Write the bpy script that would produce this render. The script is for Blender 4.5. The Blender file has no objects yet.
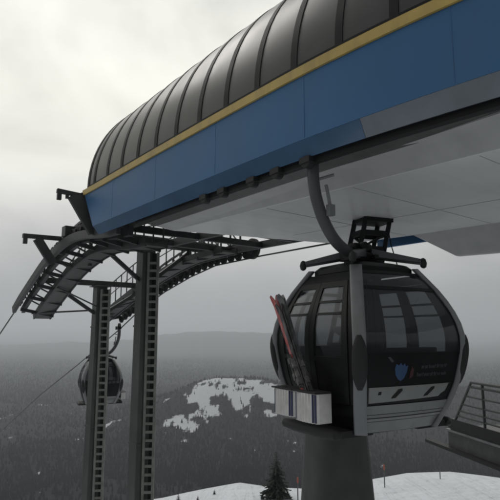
import bpy, math, random
from mathutils import Vector, Matrix, noise

random.seed(7)
S = bpy.context.scene
COL = S.collection
R = math.radians
TH = R(38.5)                      # heading of the station: local x runs across the ropes, local y along them

# ------------------------------------------------------------------ materials
def mat(name, base, rough=0.5, metal=0.0, coat=0.0, var=0.12, scale=3.0, bump=0.0, bscale=40.0, spec=0.5, dirt_or_sheen=None, dscale=1.2, dmap=(1.5, 1.5, 0.5)):
    m = bpy.data.materials.new(name); m.use_nodes = True
    nt = m.node_tree; N = nt.nodes; L = nt.links
    b = N['Principled BSDF']
    b.inputs['Metallic'].default_value = metal
    b.inputs['Coat Weight'].default_value = coat
    b.inputs['Coat Roughness'].default_value = 0.12
    b.inputs['Specular IOR Level'].default_value = spec
    tc = N.new('ShaderNodeTexCoord')
    nz = N.new('ShaderNodeTexNoise'); nz.inputs['Scale'].default_value = scale
    nz.inputs['Detail'].default_value = 6
    L.new(tc.outputs['Object'], nz.inputs['Vector'])
    ra = N.new('ShaderNodeValToRGB')
    ra.color_ramp.elements[0].position = 0.3; ra.color_ramp.elements[1].position = 0.7
    ra.color_ramp.elements[0].color = tuple(c * (1 - var) for c in base) + (1,)
    ra.color_ramp.elements[1].color = tuple(min(1, c * (1 + var)) for c in base) + (1,)
    L.new(nz.outputs['Fac'], ra.inputs['Fac'])
    out = ra.outputs['Color']
    if dirt_or_sheen:
        n2 = N.new('ShaderNodeTexNoise'); n2.inputs['Scale'].default_value = dscale; n2.inputs['Detail'].default_value = 9
        n2.inputs['Roughness'].default_value = 0.65
        mp = N.new('ShaderNodeMapping'); mp.inputs['Scale'].default_value = dmap
        L.new(tc.outputs['Object'], mp.inputs['Vector']); L.new(mp.outputs['Vector'], n2.inputs['Vector'])
        r2 = N.new('ShaderNodeMapRange'); r2.inputs['From Min'].default_value = 0.5; r2.inputs['From Max'].default_value = 0.72
        r2.inputs['To Max'].default_value = 0.6
        L.new(n2.outputs['Fac'], r2.inputs['Value'])
        mx = N.new('ShaderNodeMixRGB'); mx.inputs['Color2'].default_value = tuple(dirt_or_sheen) + (1,)
        L.new(r2.outputs['Result'], mx.inputs['Fac']); L.new(out, mx.inputs['Color1']); out = mx.outputs['Color']
    L.new(out, b.inputs['Base Color'])
    rr = N.new('ShaderNodeMapRange'); rr.inputs['To Min'].default_value = max(0.02, rough - 0.08); rr.inputs['To Max'].default_value = min(1, rough + 0.1)
    L.new(nz.outputs['Fac'], rr.inputs['Value']); L.new(rr.outputs['Result'], b.inputs['Roughness'])
    if bump:
        n3 = N.new('ShaderNodeTexNoise'); n3.inputs['Scale'].default_value = bscale; n3.inputs['Detail'].default_value = 4
        L.new(tc.outputs['Object'], n3.inputs['Vector'])
        bp = N.new('ShaderNodeBump'); bp.inputs['Strength'].default_value = bump; bp.inputs['Distance'].default_value = 0.02
        L.new(n3.outputs['Fac'], bp.inputs['Height']); L.new(bp.outputs['Normal'], b.inputs['Normal'])
    return m

def glass_mat(name, tint, rough=0.03):
    m = bpy.data.materials.new(name); m.use_nodes = True
    nt = m.node_tree; N = nt.nodes; L = nt.links; N.clear()
    o = N.new('ShaderNodeOutputMaterial')
    tr = N.new('ShaderNodeBsdfTransparent'); tr.inputs['Color'].default_value = tuple(tint) + (1,)
    gl = N.new('ShaderNodeBsdfGlossy'); gl.inputs['Roughness'].default_value = rough
    gl.inputs['Color'].default_value = (0.8, 0.82, 0.85, 1)
    lw = N.new('ShaderNodeLayerWeight'); lw.inputs['Blend'].default_value = 0.5
    pw = N.new('ShaderNodeMath'); pw.operation = 'POWER'; pw.inputs[1].default_value = 4.0; L.new(lw.outputs['Facing'], pw.inputs[0])
    fr = N.new('ShaderNodeMapRange'); fr.inputs['To Min'].default_value = 0.045; fr.inputs['To Max'].default_value = 0.75; L.new(pw.outputs[0], fr.inputs['Value'])
    tc = N.new('ShaderNodeTexCoord'); nz = N.new('ShaderNodeTexNoise'); nz.inputs['Scale'].default_value = 1.6
    bp = N.new('ShaderNodeBump'); bp.inputs['Strength'].default_value = 0.06
    L.new(tc.outputs['Object'], nz.inputs['Vector']); L.new(nz.outputs['Fac'], bp.inputs['Height'])
    L.new(bp.outputs['Normal'], gl.inputs['Normal'])
    mx = N.new('ShaderNodeMixShader')
    L.new(fr.outputs['Result'], mx.inputs['Fac']); L.new(tr.outputs['BSDF'], mx.inputs[1]); L.new(gl.outputs['BSDF'], mx.inputs[2])
    # dust film: thin grey scatter on the pane
    df = N.new('ShaderNodeBsdfDiffuse'); df.inputs['Color'].default_value = (0.25, 0.26, 0.27, 1)
    m2 = N.new('ShaderNodeMixShader')
    n2 = N.new('ShaderNodeTexNoise'); n2.inputs['Scale'].default_value = 5; n2.inputs['Detail'].default_value = 8
    L.new(tc.outputs['Object'], n2.inputs['Vector'])
    mr = N.new('ShaderNodeMapRange'); mr.inputs['To Min'].default_value = 0.015; mr.inputs['To Max'].default_value = 0.07
    L.new(n2.outputs['Fac'], mr.inputs['Value']); L.new(mr.outputs['Result'], m2.inputs['Fac'])
    L.new(mx.outputs['Shader'], m2.inputs[1]); L.new(df.outputs['BSDF'], m2.inputs[2])
    L.new(m2.outputs['Shader'], o.inputs['Surface'])
    return m

M = {
 'hood':   mat('hood_panel', (0.048, 0.049, 0.049), 0.34, var=0.18, scale=1.5, spec=0.24, dirt_or_sheen=(0.06, 0.058, 0.053), dscale=0.9),
 'rib':    mat('hood_rib', (0.012, 0.012, 0.013), 0.6, spec=0.2),
 'yellow': mat('yellow_trim', (0.50, 0.36, 0.10), 0.5, dirt_or_sheen=(0.25, 0.19, 0.09)),
 'blue':   mat('blue_fascia', (0.050, 0.145, 0.300), 0.45, var=0.07, scale=0.8, spec=0.2, dirt_or_sheen=(0.062, 0.14, 0.26), dscale=0.9, dmap=(1, 1.2, .35)),
 'blue_joint': mat('fascia_joint', (0.04, 0.122, 0.255), 0.6),  # fascia joints, slightly darker blue than the panels
 'lip_blue': mat('lip_blue', (0.05, 0.11, 0.20), 0.13, var=0.15, scale=1.2, coat=0.5),
 'lip_reflection_grey': mat('fascia_lip', (0.145, 0.17, 0.205), 0.13, var=0.2, scale=1.5, coat=0.3),  # snow reflection put into the lip's base colour as grey
 'soffit': mat('soffit_panel', (0.68, 0.69, 0.69), 0.15, var=0.05, scale=0.7, dirt_or_sheen=(0.57, 0.57, 0.56), dscale=0.9, dmap=(.35, 3.0, 1)),  # streak colour stands in for the soffit's blurred reflections
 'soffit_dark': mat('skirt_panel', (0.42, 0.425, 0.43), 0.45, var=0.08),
 'dark':   mat('dark_steel', (0.035, 0.04, 0.041), 0.5, var=0.3, scale=4, dirt_or_sheen=(0.06, 0.058, 0.05), dscale=3),
 'galv':   mat('galvanised_steel', (0.085, 0.09, 0.088), 0.5, metal=0.3, var=0.25, scale=6, dirt_or_sheen=(0.07, 0.07, 0.06), dscale=2),
 'tower':  mat('tower_paint', (0.045, 0.052, 0.049), 0.5, var=0.2, scale=2, dirt_or_sheen=(0.10, 0.10, 0.085), dscale=1.5),
 'ladder': mat('ladder_steel', (0.17, 0.175, 0.16), 0.5, var=0.25, scale=5),
 'rubber': mat('black_rubber', (0.012, 0.012, 0.013), 0.65),
 'black':  mat('black_paint', (0.007, 0.0072, 0.008), 0.4, var=0.25, spec=0.2),
 'post':   mat('grey_frame_paint', (0.18, 0.19, 0.20), 0.38, var=0.08, coat=0.1, dirt_or_sheen=(0.12, 0.12, 0.12)),
 'roofpaint': mat('roof_paint', (0.065, 0.07, 0.075), 0.45, var=0.15, dirt_or_sheen=(0.05, 0.05, 0.05)),
 'sillpaint': mat('sill_aluminium', (0.21, 0.22, 0.225), 0.42, metal=0.2, var=0.12, dirt_or_sheen=(0.09, 0.09, 0.085)),
 'lightpanel': mat('pale_panel', (0.22, 0.23, 0.225), 0.45, var=0.1, scale=8),
 'fabric': mat('seat_cloth', (0.03, 0.032, 0.04), 0.8, bump=0.3, bscale=120),
 'alu':    mat('bright_aluminium', (0.72, 0.71, 0.69), 0.33, metal=0.55, var=0.1, scale=8),
 'navy':   mat('navy_stripe', (0.03, 0.035, 0.09), 0.5),
 'logo_blue': mat('logo_blue', (0.03, 0.075, 0.17), 0.4),
 'logo_red': mat('logo_red', (0.06, 0.02, 0.022), 0.4),
 'letters': mat('lettering_grey', (0.055, 0.058, 0.063), 0.5),
 'ski_red': mat('ski_red', (0.40, 0.055, 0.055), 0.35, coat=0.4, var=0.3, scale=9, dirt_or_sheen=(0.50, 0.46, 0.44), dscale=11),
 'ski_grey': mat('ski_grey', (0.16, 0.165, 0.17), 0.35, coat=0.4, var=0.4, scale=9, dirt_or_sheen=(0.03, 0.03, 0.05), dscale=6),
 'ski_dark': mat('ski_dark', (0.02, 0.02, 0.024), 0.35, coat=0.4, dirt_or_sheen=(0.35, 0.34, 0.33), dscale=8),
 'binding': mat('binding', (0.07, 0.07, 0.07), 0.4, var=0.5, scale=14, dirt_or_sheen=(0.5, 0.5, 0.48), dscale=18),
 'concrete': mat('dark_concrete', (0.065, 0.068, 0.068), 0.8, var=0.18, scale=2.5, bump=0.35, bscale=18, dirt_or_sheen=(0.035, 0.036, 0.036), dscale=1.6),
 'rope':   mat('steel_rope', (0.08, 0.08, 0.085), 0.5, metal=0.3),
 'bark':   mat('bark', (0.05, 0.038, 0.028), 0.9),
 'needles': mat('needles', (0.022, 0.032, 0.022), 0.8, var=0.35, scale=2),
 'orange': mat('marker_orange', (0.35, 0.10, 0.075), 0.5),
 'pole':   mat('marker_pole', (0.12, 0.11, 0.11), 0.6),
 'sealant': mat('seam_sealant', (0.38, 0.385, 0.38), 0.6),
}
M['glass'] = glass_mat('tinted_glass', (0.585, 0.595, 0.605))

# ------------------------------------------------------------------ mesh builder
class MB:
    def __init__(s): s.v = []; s.f = []
    def add(s, vs, fs):
        k = len(s.v); s.v += [tuple(v) for v in vs]; s.f += [tuple(i + k for i in f) for f in fs]; return s
    def box(s, lo, hi):
        x0, y0, z0 = lo; x1, y1, z1 = hi
        return s.add([(x0,y0,z0),(x1,y0,z0),(x1,y1,z0),(x0,y1,z0),(x0,y0,z1),(x1,y0,z1),(x1,y1,z1),(x0,y1,z1)],
              [(0,3,2,1),(4,5,6,7),(0,1,5,4),(1,2,6,5),(2,3,7,6),(3,0,4,7)])
    def beam(s, p, q, w, h, up=(0,0,1), w2=None, h2=None):
        p = Vector(p); q = Vector(q); a = (q - p).normalized(); up = Vector(up)
        if abs(a.dot(up)) > 0.98: up = Vector((0,1,0))
        x = a.cross(up).normalized(); y = x.cross(a).normalized()
        w2 = w2 or w; h2 = h2 or h; vs = []
        for c, ww, hh in ((p, w, h), (q, w2, h2)):
            for i, j in ((-1,-1),(1,-1),(1,1),(-1,1)): vs.append(c + x*ww/2*i + y*hh/2*j)
        return s.add(vs, [(0,1,2,3),(7,6,5,4),(0,4,5,1),(1,5,6,2),(2,6,7,3),(3,7,4,0)])
    def tube(s, pts, r, n=10, close=True):
        pts = [Vector(p) for p in pts]; m = len(pts); rs = r if isinstance(r, (list, tuple)) else [r]*m
        vs = []; x = None
        for i, p in enumerate(pts):
            a = (pts[min(i+1, m-1)] - pts[max(i-1, 0)]).normalized()
            if x is None:
                u = Vector((0,0,1)) if abs(a.z) < 0.9 else Vector((1,0,0)); x = a.cross(u).normalized()
            else: x = (x - a*x.dot(a)).normalized()
            y = a.cross(x)
            for k in range(n):
                t = 2*math.pi*k/n; vs.append(p + (x*math.cos(t) + y*math.sin(t))*rs[i])
        fs = []
        for i in range(m-1):
            for k in range(n):
                fs.append((i*n+k, i*n+(k+1)%n, (i+1)*n+(k+1)%n, (i+1)*n+k))
        if close: fs.append(tuple(range(n-1,-1,-1))); fs.append(tuple((m-1)*n+k for k in range(n)))
        return s.add(vs, fs)
    def prism(s, poly, vec):
        n = len(poly); vec = Vector(vec); a = [Vector(p) for p in poly]
        fs = [tuple(range(n-1,-1,-1)), tuple(range(n, 2*n))] + [(i,(i+1)%n,n+(i+1)%n,n+i) for i in range(n)]
        return s.add(a + [p + vec for p in a], fs)
    def disc(s, c, axis, r, w, n=20):          # short cylinder
        c = Vector(c); a = Vector(axis).normalized()
        return s.tube([c - a*w/2, c - a*w/2*0.8, c + a*w/2*0.8, c + a*w/2], [r*0.94, r, r, r*0.94], n)
    def sweep(s, prof, ts, dx=lambda t: 0):    # profile [(x,z)] closed, along local y
        n = len(prof); vs = []; fs = []
        for t in ts: vs += [(x + dx(t), t, z) for x, z in prof]
        for i in range(len(ts)-1):
            for k in range(n): fs.append((i*n+k, (i+1)*n+k, (i+1)*n+(k+1)%n, i*n+(k+1)%n))
        fs += [tuple(range(n)), tuple(range((len(ts)-1)*n+n-1, (len(ts)-1)*n-1, -1))]
        return s.add(vs, fs)
    def build(s, name, m, parent=None, base=(0,0,0), bevel=0.0, smooth=35, loc=None):
        me = bpy.data.meshes.new(name)
        b = Vector(base)
        me.from_pydata([tuple(Vector(v) - b) for v in s.v], [], s.f)
        me.materials.append(M[m] if isinstance(m, str) else m)
        import bmesh
        bm = bmesh.new(); bm.from_mesh(me); bmesh.ops.recalc_face_normals(bm, faces=bm.faces); bm.to_mesh(me); bm.free()
        if smooth:
            me.polygons.foreach_set('use_smooth', [True]*len(me.polygons)); me.set_sharp_from_angle(angle=R(smooth))
        o = bpy.data.objects.new(name, me); COL.objects.link(o)
        if parent: o.parent = parent
        if loc: o.location = loc
        if bevel:
            md = o.modifiers.new('bevel', 'BEVEL'); md.width = bevel; md.segments = 2; md.limit_method = 'ANGLE'; md.angle_limit = R(40)
        return o

def tag(o, label=None, cat=None, group=None, kind=None):
    if label: o['label'] = label
    if cat: o['category'] = cat
    if group: o['group'] = group
    if kind: o['kind'] = kind
    return o
def empty(name, loc, rz=0.0, label=None, cat=None, group=None):
    o = bpy.data.objects.new(name, None); COL.objects.link(o); o.location = loc; o.rotation_euler = (0, 0, rz)
    o.empty_display_size = 0.2
    return tag(o, label, cat, group)
def copy_tree(o, parent=None):
    c = o.copy(); COL.objects.link(c); c.parent = parent
    for ch in o.children: copy_tree(ch, c)
    return c
def W(s, t, z):                 # rope frame -> world
    return Vector((s*math.cos(TH) - t*math.sin(TH), s*math.sin(TH) + t*math.cos(TH), z))
def rope_root(name, b, **k): return empty(name, W(*b), TH, **k)
def lerp(a, b, t): return a + (b - a)*t
def interp(x, xs, ys):
    if x <= xs[0]: return ys[0]
    for i in range(len(xs)-1):
        if x <= xs[i+1]: return lerp(ys[i], ys[i+1], (x - xs[i])/(xs[i+1] - xs[i]))
    return ys[-1]
def sm(x):
    x = max(0, min(1, x)); return x*x*(3-2*x)
def path(pts, n):               # Catmull-Rom through pts
    pts = [Vector(p) for p in pts]; P = [pts[0]*2 - pts[1]] + pts + [pts[-1]*2 - pts[-2]]; out = []
    for i in range(1, len(P)-2):
        for k in range(n):
            t = k/n; a, b, c, d = P[i-1], P[i], P[i+1], P[i+2]
            out.append(0.5*((2*b) + (c-a)*t + (2*a-5*b+4*c-d)*t*t + (3*b-a-3*c+d)*t*t*t))
    out.append(pts[-1]); return out

# ------------------------------------------------------------------ ground and hills
AZX = [-90, -35, -20, -9, -4.4, -1.1, 2.2, 5.5, 9, 12.5, 16, 20, 25.6, 35, 60, 180]
DEP = [20, 20, 19, 17.7, 16.7, 16.1, 16.6, 16.7, 16.2, 15.3, 14.4, 13.9, 14.1, 14.5, 18, 20]
def crest(az): return 9.7/math.tan(R(interp(az if az > -90 else az + 360, AZX, DEP)))
BR = [0, 120, 200, 300, 400, 600, 900, 1300, 2000, 4000, 8000, 14000]
BZ = [0, -52, -76, -92, -100, -109, -114, -118, -124, -134, -105, 60]
def ground_z(x, y):
    r = math.hypot(x, y); az = math.degrees(math.atan2(x, y)); rc = crest(az)
    bump = noise.noise((x*0.09, y*0.09, 3.1))*0.35 + noise.noise((x*0.3, y*0.3, 1.7))*0.08
    if r <= rc: z = -8.6 - 1.1*(r/rc)**2 + bump*min(1, max(0, (rc - r)/6) + 0.3)
    else:
        k = r - rc; kk = min(k, 20); z = -9.7 - 0.06*kk - 0.016*kk*kk - max(0, k - 20)*0.70 + bump*0.3
    if r > 70:
        z2 = interp(r, BR, BZ)
        amp = interp(r, [100, 400, 1000, 2000, 4000, 14000], [1, 5, 12, 26, 60, 160])
        sc = 1/interp(r, [100, 1000, 4000, 14000], [80, 220, 900, 3000])
        z2 += amp*noise.fractal((x*sc, y*sc, 5.0), 0.9, 2.1, 5)
        # rounded bald shoulder on the opposite slope
        ax = (x + 22)/112; ay = (y - 715)/118
        z2 += 53*math.exp(-(ax*ax + ay*ay))
        ax = (x - 330)/200; ay = (y - 900)/200
        z2 += 26*math.exp(-(ax*ax + ay*ay))
        ax = (x + 150)/1300; ay = (y - 4600)/650          # faint ridge deep in the mist
        z2 += 150*math.exp(-(ax*ax + ay*ay))
        z = lerp(z, z2, sm((r - 70)/60))
    return z
PATCH = [  # bald spots on the far slope: azimuth deg, radius m, half widths, strength
 (-4.6, 666, 3.4, 49, 1), (-1.2, 664, 3.2, 55, 1), (2.4, 652, 2.6, 57, 1), (-1.6, 700, 4.5, 31, 1), (-6.6, 574, 2.4, 29, 1), (-5.2, 605, 1.9, 23, 0.9), (1.4, 599, 2.2, 18, 0.9), (-0.5, 574, 0.9, 11, 0.75), (-7, 526, 0.8, 14, 0.8), (24.6, 633, 1, 18, 0.9), (-15.3, 616, 0.4, 9, 0.8), (-17.5, 549, 0.45, 9, 0.7), (-14.6, 521, 0.35, 8, 0.7), (-2, 532, 0.5, 8, 0.7)]
def snow_mask(x, y):
    r = math.hypot(x, y); az = math.degrees(math.atan2(x, y)); m = 0
    for a, rr, wa, wr, s in PATCH:
        q = ((az - a)/wa)**2 + ((r - rr)/wr)**2
        if q < 4: m = max(m, s*(1.15 - q*0.75))
    m += 0.95*noise.fractal((x*0.042, y*0.030, 9.0), 0.7, 2.2, 6) - 0.22
    if r > 1300: m = 0
    return max(0, min(1, (m - 0.42)/0.22))

def polar(name, radii, azs, m, attr=False):
    vs = []; fs = []; sn = []
    n = len(azs)
    for r in radii:
        for a in azs:
            x = r*math.sin(R(a)); y = r*math.cos(R(a)); vs.append((x, y, ground_z(x, y)))
            if attr: sn.append(snow_mask(x, y) if 350 < r and abs(a) < 60 else 0.0)
    for i in range(len(radii)-1):
        for k in range(n):
            fs.append((i*n+k, i*n+(k+1)%n, (i+1)*n+(k+1)%n, (i+1)*n+k))
    me = bpy.data.meshes.new(name); me.from_pydata(vs, [], fs); me.materials.append(m)
    me.polygons.foreach_set('use_smooth', [True]*len(me.polygons))
    if me.polygons[0].normal.z < 0: me.flip_normals()
    if attr:
        at = me.attributes.new('snow', 'FLOAT', 'POINT'); at.data.foreach_set('value', sn)
    o = bpy.data.objects.new(name, me); COL.objects.link(o); return o

def snow_material():
    m = mat('packed_snow', (0.68, 0.71, 0.76), 0.6, var=0.07, scale=0.25)
    N = m.node_tree.nodes; L = m.node_tree.links; b = N['Principled BSDF']; tc = N.new('ShaderNodeTexCoord')
    mp = N.new('ShaderNodeMapping'); mp.inputs['Rotation'].default_value = (0, 0, R(25)); mp.inputs['Scale'].default_value = (1.6, .12, 1)
    n1 = N.new('ShaderNodeTexNoise'); n1.inputs['Scale'].default_value = 1.0; n1.inputs['Detail'].default_value = 6; n1.inputs['Distortion'].default_value = .6
    n2 = N.new('ShaderNodeTexNoise'); n2.inputs['Scale'].default_value = 1.3; n2.inputs['Detail'].default_value = 8
    L.new(tc.outputs['Object'], mp.inputs['Vector']); L.new(mp.outputs['Vector'], n1.inputs['Vector']); L.new(tc.outputs['Object'], n2.inputs['Vector'])
    ad = N.new('ShaderNodeMath'); ad.operation = 'ADD'; L.new(n1.outputs['Fac'], ad.inputs[0]); L.new(n2.outputs['Fac'], ad.inputs[1])
    bp = N.new('ShaderNodeBump'); bp.inputs['Strength'].default_value = .9; bp.inputs['Distance'].default_value = .35
    L.new(ad.outputs[0], bp.inputs['Height']); L.new(bp.outputs['Normal'], b.inputs['Normal']); return m
def hill_material():
    m = bpy.data.materials.new('forest_slope'); m.use_nodes = True; N = m.node_tree.nodes; L = m.node_tree.links
    b = N['Principled BSDF']; b.inputs['Roughness'].default_value = 0.9; b.inputs['Specular IOR Level'].default_value = 0.1
    at = N.new('ShaderNodeAttribute'); at.attribute_name = 'snow'
    ge = N.new('ShaderNodeNewGeometry')
    nz = N.new('ShaderNodeTexNoise'); nz.inputs['Scale'].default_value = 0.045; nz.inputs['Detail'].default_value = 8
    L.new(ge.outputs['Position'], nz.inputs['Vector'])
    ra = N.new('ShaderNodeValToRGB'); ra.color_ramp.elements[0].color = (0.006, 0.008, 0.010, 1); ra.color_ramp.elements[1].color = (0.012, 0.014, 0.016, 1)
    ra.color_ramp.elements[0].position = 0.35; ra.color_ramp.elements[1].position = 0.7
    L.new(nz.outputs['Fac'], ra.inputs['Fac'])
    n2 = N.new('ShaderNodeTexNoise'); n2.inputs['Scale'].default_value = 0.22; n2.inputs['Detail'].default_value = 7; n2.inputs['Roughness'].default_value = 0.7
    L.new(ge.outputs['Position'], n2.inputs['Vector'])
    ad = N.new('ShaderNodeMath'); ad.operation = 'ADD'
    mm = N.new('ShaderNodeMath'); mm.operation = 'MULTIPLY_ADD'; mm.inputs[1].default_value = 2.2; mm.inputs[2].default_value = -0.62; L.new(n2.outputs['Fac'], mm.inputs[0])
    L.new(at.outputs['Fac'], ad.inputs[0]); L.new(mm.outputs[0], ad.inputs[1])
    mr = N.new('ShaderNodeMapRange'); mr.inputs['From Min'].default_value = 0.92; mr.inputs['From Max'].default_value = 1.2
    L.new(ad.outputs[0], mr.inputs['Value'])
    mx = N.new('ShaderNodeMixRGB'); mx.inputs['Color2'].default_value = (0.55, 0.57, 0.60, 1)
    L.new(mr.outputs['Result'], mx.inputs['Fac']); L.new(ra.outputs['Color'], mx.inputs['Color1'])
    L.new(mx.outputs['Color'], b.inputs['Base Color']); return m

azs = [-180 + 5*i for i in range(28)] + [-40 + 0.16*i for i in range(500)] + [40 + 5*i for i in range(28)]
azn = [-180 + 4*i for i in range(35)] + [-40 + 0.5*i for i in range(160)] + [40 + 4*i for i in range(35)]
r1 = [0.5, 4, 8, 12, 16, 20] + [22 + 0.8*i for i in range(60)] + [70 + 4*i for i in range(16)]
tag(polar('snow_ground', r1, azn, snow_material()), kind='structure')
r2 = [130*(14000/130)**(i/290) for i in range(291)]
tag(polar('mountain_slopes', r2, azs, hill_material(), True), kind='structure')

# far-off forest, one mass of small conifers
fv, ff = [], []
random.seed(21)
cnt = 0
while cnt < 42000:
    a = random.uniform(-33, 33); r = 270*(2600/270)**random.random()
    x = r*math.sin(R(a)); y = r*math.cos(R(a))
    if snow_mask(x, y) > 0.15 and r < 1300: 
        if random.random() < 0.93: continue
    if noise.noise((x*0.006, y*0.006, 7)) < -0.25 and random.random() < 0.7: continue
    z = ground_z(x, y); h = random.uniform(2.2, 5.2)*(1 if r < 900 else 1.5); w = h*random.uniform(0.16, 0.24); k = len(fv)
    ph = random.random()*6
    for zz, ww in ((0.05, 1.0), (0.5, 0.62)):
        for q in range(5):
            t = ph + q*1.2566; fv.append((x + w*ww*math.cos(t), y + w*ww*math.sin(t), z + h*zz))
    fv.append((x, y, z + h))
    for q in range(5):
        ff.append((k+q, k+(q+1)%5, k+5+(q+1)%5, k+5+q)); ff.append((k+5+q, k+5+(q+1)%5, k+10))
    cnt += 1
me = bpy.data.meshes.new('forest'); me.from_pydata(fv, [], ff)
me.materials.append(mat('far_needles', (0.010, 0.0135, 0.016), 0.9, var=0.35, scale=0.02, spec=0.1))
o = bpy.data.objects.new('forest', me); COL.objects.link(o); tag(o, 'dark conifer forest covering the hazy slope across the valley', 'forest', kind='stuff')

# ------------------------------------------------------------------ station
SB = (7.9, 5.0, 2.3)
st = rope_root('gondola_station', SB, label='lift station overhead with ribbed dark hood, yellow trim and blue fascia', cat='lift station')
S0, RAD, ZT = 4.9, 3.0, 3.73
T0, T1 = -3.2, 13.0
def bulge(t): return -0.05*math.sin(math.pi*max(0, min(1, (t - 1)/11.5))) + 0.022*max(0, 5.5 - t)**1.9*(1 if t > 0 else 0.9)     # the long side swells slightly outwards
hood = MB()
na = 40
def arc(rad): return [(7.9 - rad*math.cos(math.pi*i/na), ZT + rad*math.sin(math.pi*i/na)) for i in range(na+1)]
hood.sweep(arc(RAD) + arc(RAD - 0.05)[::-1], [T0 + (T1 - T0)*i/40 for i in range(41)], bulge)
ho = hood.build('hood', 'hood', st, SB)
tr = 12.56 + 0.36
ribs = [T1 - 0.05] + [12.56 - 0.83*k for k in range(19)]
for i, t in enumerate(ribs):
    b = MB(); w = 0.125
    b.sweep(arc(RAD + 0.012)[0:na+1] + arc(RAD + 0.002)[::-1], [t - w/2, t + w/2], bulge)
    b.build('rib', 'rib', ho, SB)
MB().sweep([(S0 - 0.01, ZT - 0.02), (S0 - 0.01, ZT + 0.05), (S0 + 0.06, ZT + 0.05), (S0 + 0.06, ZT - 0.02)], [T0 + (T1 - T0)*i/40 for i in range(41)], bulge).build('gutter', 'rib', ho, SB)
def side_strip(name, m, prof, t0, t1, mirror=False, cut=None, n=36, bev=0.0):
    b = MB(); vs = []; fs = []; k = len(prof)
    for i in range(n+1):
        for (s, z) in prof:
            tt1 = cut(z) if cut else t1
            t = t0 + (tt1 - t0)*i/n
            s2 = s + bulge(t); s2 = (15.8 - s2) if mirror else s2
            vs.append((s2, t, z))
    for i in range(n):
        for j in range(k): fs.append((i*k+j, (i+1)*k+j, (i+1)*k+(j+1)%k, i*k+(j+1)%k))
    fs += [tuple(range(k)), tuple(range(n*k+k-1, n*k-1, -1))]
    b.add(vs, fs); return b.build(name, m, st, SB, bevel=bev)
cutf = lambda z: 13.2 - (3.6 - z)*0.72
for mir in (False, True):
    cutm = (lambda z: 8.9 - (3.6 - z)*0.4) if mir else cutf
    zb = 2.42 if not mir else 2.13
    side_strip('yellow_trim', 'yellow', [(S0 - 0.035, 3.585), (S0 - 0.035, 3.725), (S0 + 0.05, 3.725), (S0 + 0.05, 3.585)], T0, T1, mir, cutm)
    side_strip('fascia', 'blue', [(S0 - 0.01, zb + 0.22), (S0, 3.58), (S0 + 0.04, 3.58), (S0 + 0.03, zb + 0.22)], T0, T1, mir, cutm)
    side_strip('fascia_lip', 'blue' if mir else 'lip_blue', [(S0 - 0.008, zb + 0.217), (S0 + 0.03, zb + 0.217), (S0 + 0.14, zb), (S0 + 0.10, zb - 0.01)], 3.97 if not mir else T0, T1, mir, cutm)
side_strip('fascia_lip', 'lip_reflection_grey', [(S0 - 0.008, 2.637), (S0 + 0.03, 2.637), (S0 + 0.14, 2.42), (S0 + 0.10, 2.41)], T0, 3.965, False)  # same lip, greyer colour painted where it mirrors the snow
# panel joints of the fascia
for t in (0.6, 2.75, 4.9, 7.05, 9.2, 11.35):
    b = MB(); x = S0 + bulge(t)
    b.add([(x - .0125, t - .003, 2.66), (x - .0125, t + .003, 2.66), (x - .0025, t + .003, 3.57), (x - .0025, t - .003, 3.57), (x + .02, t - .003, 2.66), (x + .02, t + .003, 2.66), (x + .03, t + .003, 3.57), (x + .03, t - .003, 3.57)], [(0,1,2,3), (4,7,6,5), (0,4,5,1), (1,5,6,2), (2,6,7,3), (3,7,4,0)])
    b.build('panel_joint', 'blue_joint', st, SB)
# dark rail strip inside the slot, with its guide blocks
side_strip('slot_rail', 'rib', [(S0 + 0.16, 2.34), (S0 + 0.16, 2.44), (S0 + 0.27, 2.44), (S0 + 0.27, 2.34)], T0, 10.4, False, n=20)
for t in (4.98, 5.62, 6.2, 7.0, 7.55):
    b = MB(); b.box((S0 + 0.02, t - 0.10, 2.33), (S0 + 0.20, t + 0.10, 2.42)); b.disc((S0 + 0.1, t, 2.35), (1, 0, 0), 0.09, 0.12, 14)
    b.build('guide_block', 'rubber', st, SB, bevel=0.01)
side_strip('slot_lining', 'galv', [(S0 + 0.30, 2.42), (S0 + 0.30, 2.45), (S0 + 0.62, 2.40), (S0 + 0.62, 2.36)], T0, 10.35, False, n=10)
# soffit: darker sloping margin, flat bottom dipping towards the platform, a tapering end
def zf(t): return 1.96 + 0.34*(t - T0)/(10.3 - T0)
def loft(b, p0, p1):
    n = len(p0); return b.add(p0 + p1, [tuple(range(n)), tuple(range(2*n-1, n-1, -1))] + [(i, i+n, (i+1)%n+n, (i+1)%n) for i in range(n)])
b = loft(MB(), [(5.88, T0, zf(T0)), (10.3, T0, zf(T0)), (10.35, T0, zf(T0)+.09), (10.35, T0, 2.5), (5.88, T0, 2.5)],
         [(5.88, 10.25, zf(10.25)), (10.3, 8.95, zf(8.95)), (10.35, 8.95, zf(8.95)+.09), (10.35, 8.95, 2.5), (5.88, 10.25, 2.5)])
so = b.build('soffit', 'soffit', st, SB, bevel=0.015)
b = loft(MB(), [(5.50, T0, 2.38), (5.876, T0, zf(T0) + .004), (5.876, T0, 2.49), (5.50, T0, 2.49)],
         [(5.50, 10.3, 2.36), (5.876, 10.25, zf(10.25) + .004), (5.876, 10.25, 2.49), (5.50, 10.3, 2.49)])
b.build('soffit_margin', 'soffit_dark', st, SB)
def seam(p, q):
    b = MB(); b.beam(p, q, .011, .008); b.build('panel_seam', 'sealant', so, SB)
for t in (1.0, 3.0, 5.0, 7.0): seam((5.95, t, zf(t) - .003), (10.2, t, zf(t) - .003))
seam((8.3, T0 + .1, zf(T0 + .1) - .003), (8.3, 8.8, zf(8.8) - .003))
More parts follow.
